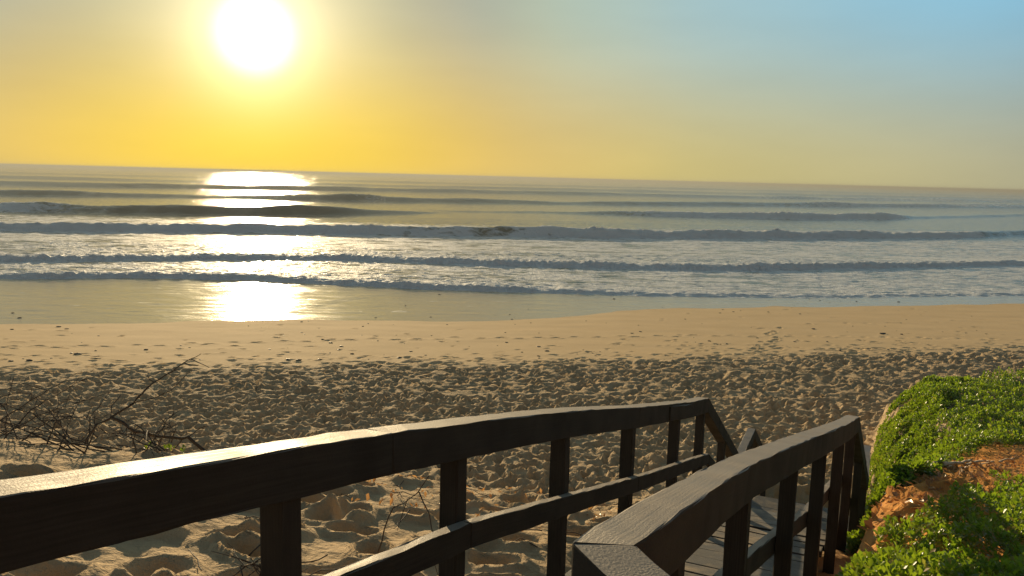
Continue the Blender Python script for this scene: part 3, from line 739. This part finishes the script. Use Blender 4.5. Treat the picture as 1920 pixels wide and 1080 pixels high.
# loose twigs
def loose(n, box, mat, label, group, L, name):
    k = 0
    while k < n:
        x, y = random.uniform(box[0], box[1]), random.uniform(box[2], box[3]); s, nn_ = sn(x, y)
        if -1.5 < nn_ < .15: continue
        a = random.uniform(0, 6.28); l = random.uniform(*L)
        q = [(x + math.cos(a) * l * t, y + math.sin(a) * l * t) for t in (-.5, -.15, .2, .5)]
        pts = [(u, v, ground(u, v) + .006 + random.uniform(0, .035)) for u, v in q]
        o = link(name, tube([Vector(p) - Vector(pts[1]) for p in pts], .0045, .002, wob=.003), mat); o.location = pts[1]
        tag(o, label, 'twig', group); k += 1
loose(34, (-1.9, 1.2, 3.0, 6.9), TWIG, 'thin dark twig lying on the footprinted sand beyond the left handrail', 'dark twigs behind the left handrail', (.12, .4), 'dark_twig')
loose(30, (-2.6, 1.6, 3.0, 7.1), STRAW, 'pale dry straw lying on the footprinted sand beyond the left handrail', 'pale straws behind the left handrail', (.07, .26), 'dry_straw')
loose(22, (2.6, 5.6, 5.6, 8.2), STRAW, 'bleached stick lying in the ochre gap between the green patches', 'sticks in the ochre gap', (.10, .45), 'bleached_stick')
# broad dry stalk in the gap
z0 = ground(3.75, 6.75)
st = empty('dry_frond', (3.75, 6.75, z0))
for k in range(5):
    a0 = Vector((3.2 + .05 * k, 6.32 + .07 * k, 0)); a1 = Vector((5.0 + .06 * k, 7.75 + .05 * k, 0)); pts = []
    for t in (0, .33, .66, 1):
        p = a0.lerp(a1, t); p.z = ground(p.x, p.y) + .03 + .05 * math.sin(t * 3 + k); pts.append(p)
    o = link('leaf_strip', tube(pts, .020, .008, seg=4, wob=.006), STRAW, st); o.location = -Vector(st.location)
tag(st, 'long bundle of dried orange frond strips in the gap between the green patches', 'frond')
# leaf litter
def litter(name, count, fn, label, size, seed):
    rg = np.random.default_rng(seed); C = []
    while len(C) < count:
        p = fn(rg)
        s, n = sn(*p)
        if -1.45 < n < .12: continue
        C.append((p[0], p[1], ground(*p) + .008))
    C = np.array(C); az = rg.uniform(0, 6.28, count); el = rg.normal(.1, .35, count); sz = size * rg.uniform(.5, 1.4, count)
    d = np.stack([np.cos(az) * np.cos(el), np.sin(az) * np.cos(el), np.abs(np.sin(el))], 1); sd = np.stack([-np.sin(az), np.cos(az), rg.normal(0, .4, count)], 1)
    L = lambda t, a, b: C + d * (sz * t)[:, None] + sd * (sz * .22 * a)[:, None] + np.array([0, 0, 1.0]) * (sz * b)[:, None]
    V = np.stack([L(0, 0, 0), L(.5, -1, .15), L(.5, 0, .02), L(.5, 1, .15), L(1, 0, .12)], 1).reshape(-1, 3); o = np.arange(count)[:, None] * 5
    T = np.concatenate([o + np.array([[0, 2, 1]]), o + np.array([[0, 3, 2]]), o + np.array([[1, 2, 4]]), o + np.array([[2, 3, 4]])])
    me = np_mesh(name, V, T, False); attr(me, 'tint', np.repeat(rg.random(count), 5))
    tag(link(name, me, DRYLEAF), label, 'leaf litter', kind='stuff')
def gapfn(rg):
    t = rg.random(); x = 2.3 + 4.0 * t + rg.normal(0, .15); return (x, 5.0 + 4.0 * t + rg.normal(0, .32))
litter('leaf_litter', 1000, gapfn, 'dry orange leaf litter in the gap between the green patches', .07, 5)
litter('leaf_litter', 500, lambda rg: (rg.uniform(-2.8, 1.8), rg.uniform(5.3, 7.4)), 'scattered dry leaf litter along the dune edge behind the left handrail', .05, 6)
litter('leaf_litter', 160, lambda rg: (rg.uniform(1.2, 2.2), rg.uniform(3.0, 5.0)), 'dry leaf litter at the foot of the right handrail posts', .05, 7)

# ------------------------------------------------------------------ wrack and pebbles on the smooth sand
def lump(seed):
    rg = random.Random(seed); bm = bmesh.new(); bmesh.ops.create_icosphere(bm, subdivisions=1, radius=.5)
    for v in bm.verts:
        v.co *= rg.uniform(.7, 1.25); v.co.z *= .55
    me = bpy.data.meshes.new('wrack_lump'); bm.to_mesh(me); bm.free(); me.materials.append(STONE); return me
LUMPS = [lump(i) for i in range(6)]
PEB = [(-12.78, 22.97, .34), (-13.48, 21.8, .3), (-13.93, 21.67, .22), (-12.61, 23.69, .15), (-13.05, 23.15, .18), (-11.92, 22.39, .12), (-11.24, 24.01, .2), (-10.15, 22.54, .14), (-8.94, 22.42, .16), (-6.45, 26.8, .2), (-6.02, 26.13, .24), (-5.51, 25.4, .2), (-5.45, 24.76, .25), (-4.88, 24.02, .2), (-7.59, 24.56, .14), (-6.17, 22.7, .3), (-5.59, 22.86, .26), (-6.49, 22.74, .2), (-8.39, 31.33, .18), (-5.76, 30.43, .14), (-5.71, 31.26, .14), (-3.68, 40.0, .16), (0.03, 33.4, .14), (5.19, 40.0, .2), (-4.9, 36.25, .14), (-5.71, 33.0, .14), (-3.17, 24.77, .16), (-3.36, 23.55, .2), (-0.14, 27.03, .16), (0.94, 26.05, .2), (1.17, 25.2, .2), (0.88, 24.27, .16), (4.9, 29.71, .2), (4.53, 29.3, .18), (12.01, 31.15, .28), (14.32, 30.18, .32), (15.01, 30.13, .2), (11.28, 27.92, .2), (10.08, 27.78, .18), (6.99, 27.53, .16), (10.97, 26.01, .2), (15.04, 26.79, .22), (17.42, 27.4, .22), (12.82, 26.54, .2), (11.95, 36.6, .18), (10.27, 36.4, .16), (13.21, 35.99, .18), (9.53, 35.91, .14), (20.36, 41.5, .22), (18.06, 41.3, .16), (-20.3, 31.9, .24), (-19.4, 30.9, .2), (-16.8, 29.05, .24), (-16.19, 28.49, .2), (-17.98, 28.15, .2)]
for i in range(110):
    x = random.uniform(-16, 22); t = random.random() ** 1.5; e = float(rough_edge(np.array(x))); q = float(shore(np.array(x)))
    PEB.append((x, e + .4 + (q + 2.5 - e) * t, random.choice((.06, .08, .09, .11, .13))))
for i, (x, y, d) in enumerate(PEB):
    wet_ = y > float(shore(np.array(x))) - .3
    z = max(ground(x, y), 0) + d * .05
    o = link('wrack_lump', LUMPS[i % 6]); o.location = (x, y, z); d *= .6; o.scale = (d * random.uniform(.9, 1.5), d * random.uniform(.6, 1), d * random.uniform(.5, .8)); o.rotation_euler = (0, 0, random.uniform(-.6, .6))
    side = 'left' if x < -4 else ('middle' if x < 7 else 'right')
    near = y - float(rough_edge(np.array(x))) < 2.6
    if i == 0: tag(o, 'largest dark lump of wrack on the smooth sand, far left', 'wrack', 'wrack on the beach')
    elif wet_: tag(o, 'small dark lump of wrack in the wet swash, %s of the picture' % side, 'wrack', 'wrack in the swash, ' + side)
    elif near: tag(o, 'small dark lump of wrack beside the trampled sand, %s of the picture' % side, 'wrack', 'wrack beside the trampled sand, ' + side)
    else: tag(o, 'small dark lump of wrack out on the smooth bare sand, %s of the picture' % side, 'wrack', 'wrack on the smooth sand, ' + side)

# ------------------------------------------------------------------ sea haze
bm = bmesh.new(); bmesh.ops.create_cube(bm, size=1.0)
for v in bm.verts: v.co = Vector((v.co.x * 62000, 15200 + v.co.y * 30800 , 2.55 + v.co.z * 8.1))
hm = bpy.data.meshes.new('haze'); bm.to_mesh(hm); bm.free()
M = Mat('sea_haze')
vol = M.n('ShaderNodeVolumePrincipled', {'Color': c4(.38, .39, .37), 'Density': HAZE, 'Anisotropy': .3})
M.t.links.new(vol.outputs[0], M.out.inputs['Volume'])
tag(link('haze', hm, M.m), 'thin salt haze hanging over the surf and sea', 'haze', kind='stuff')
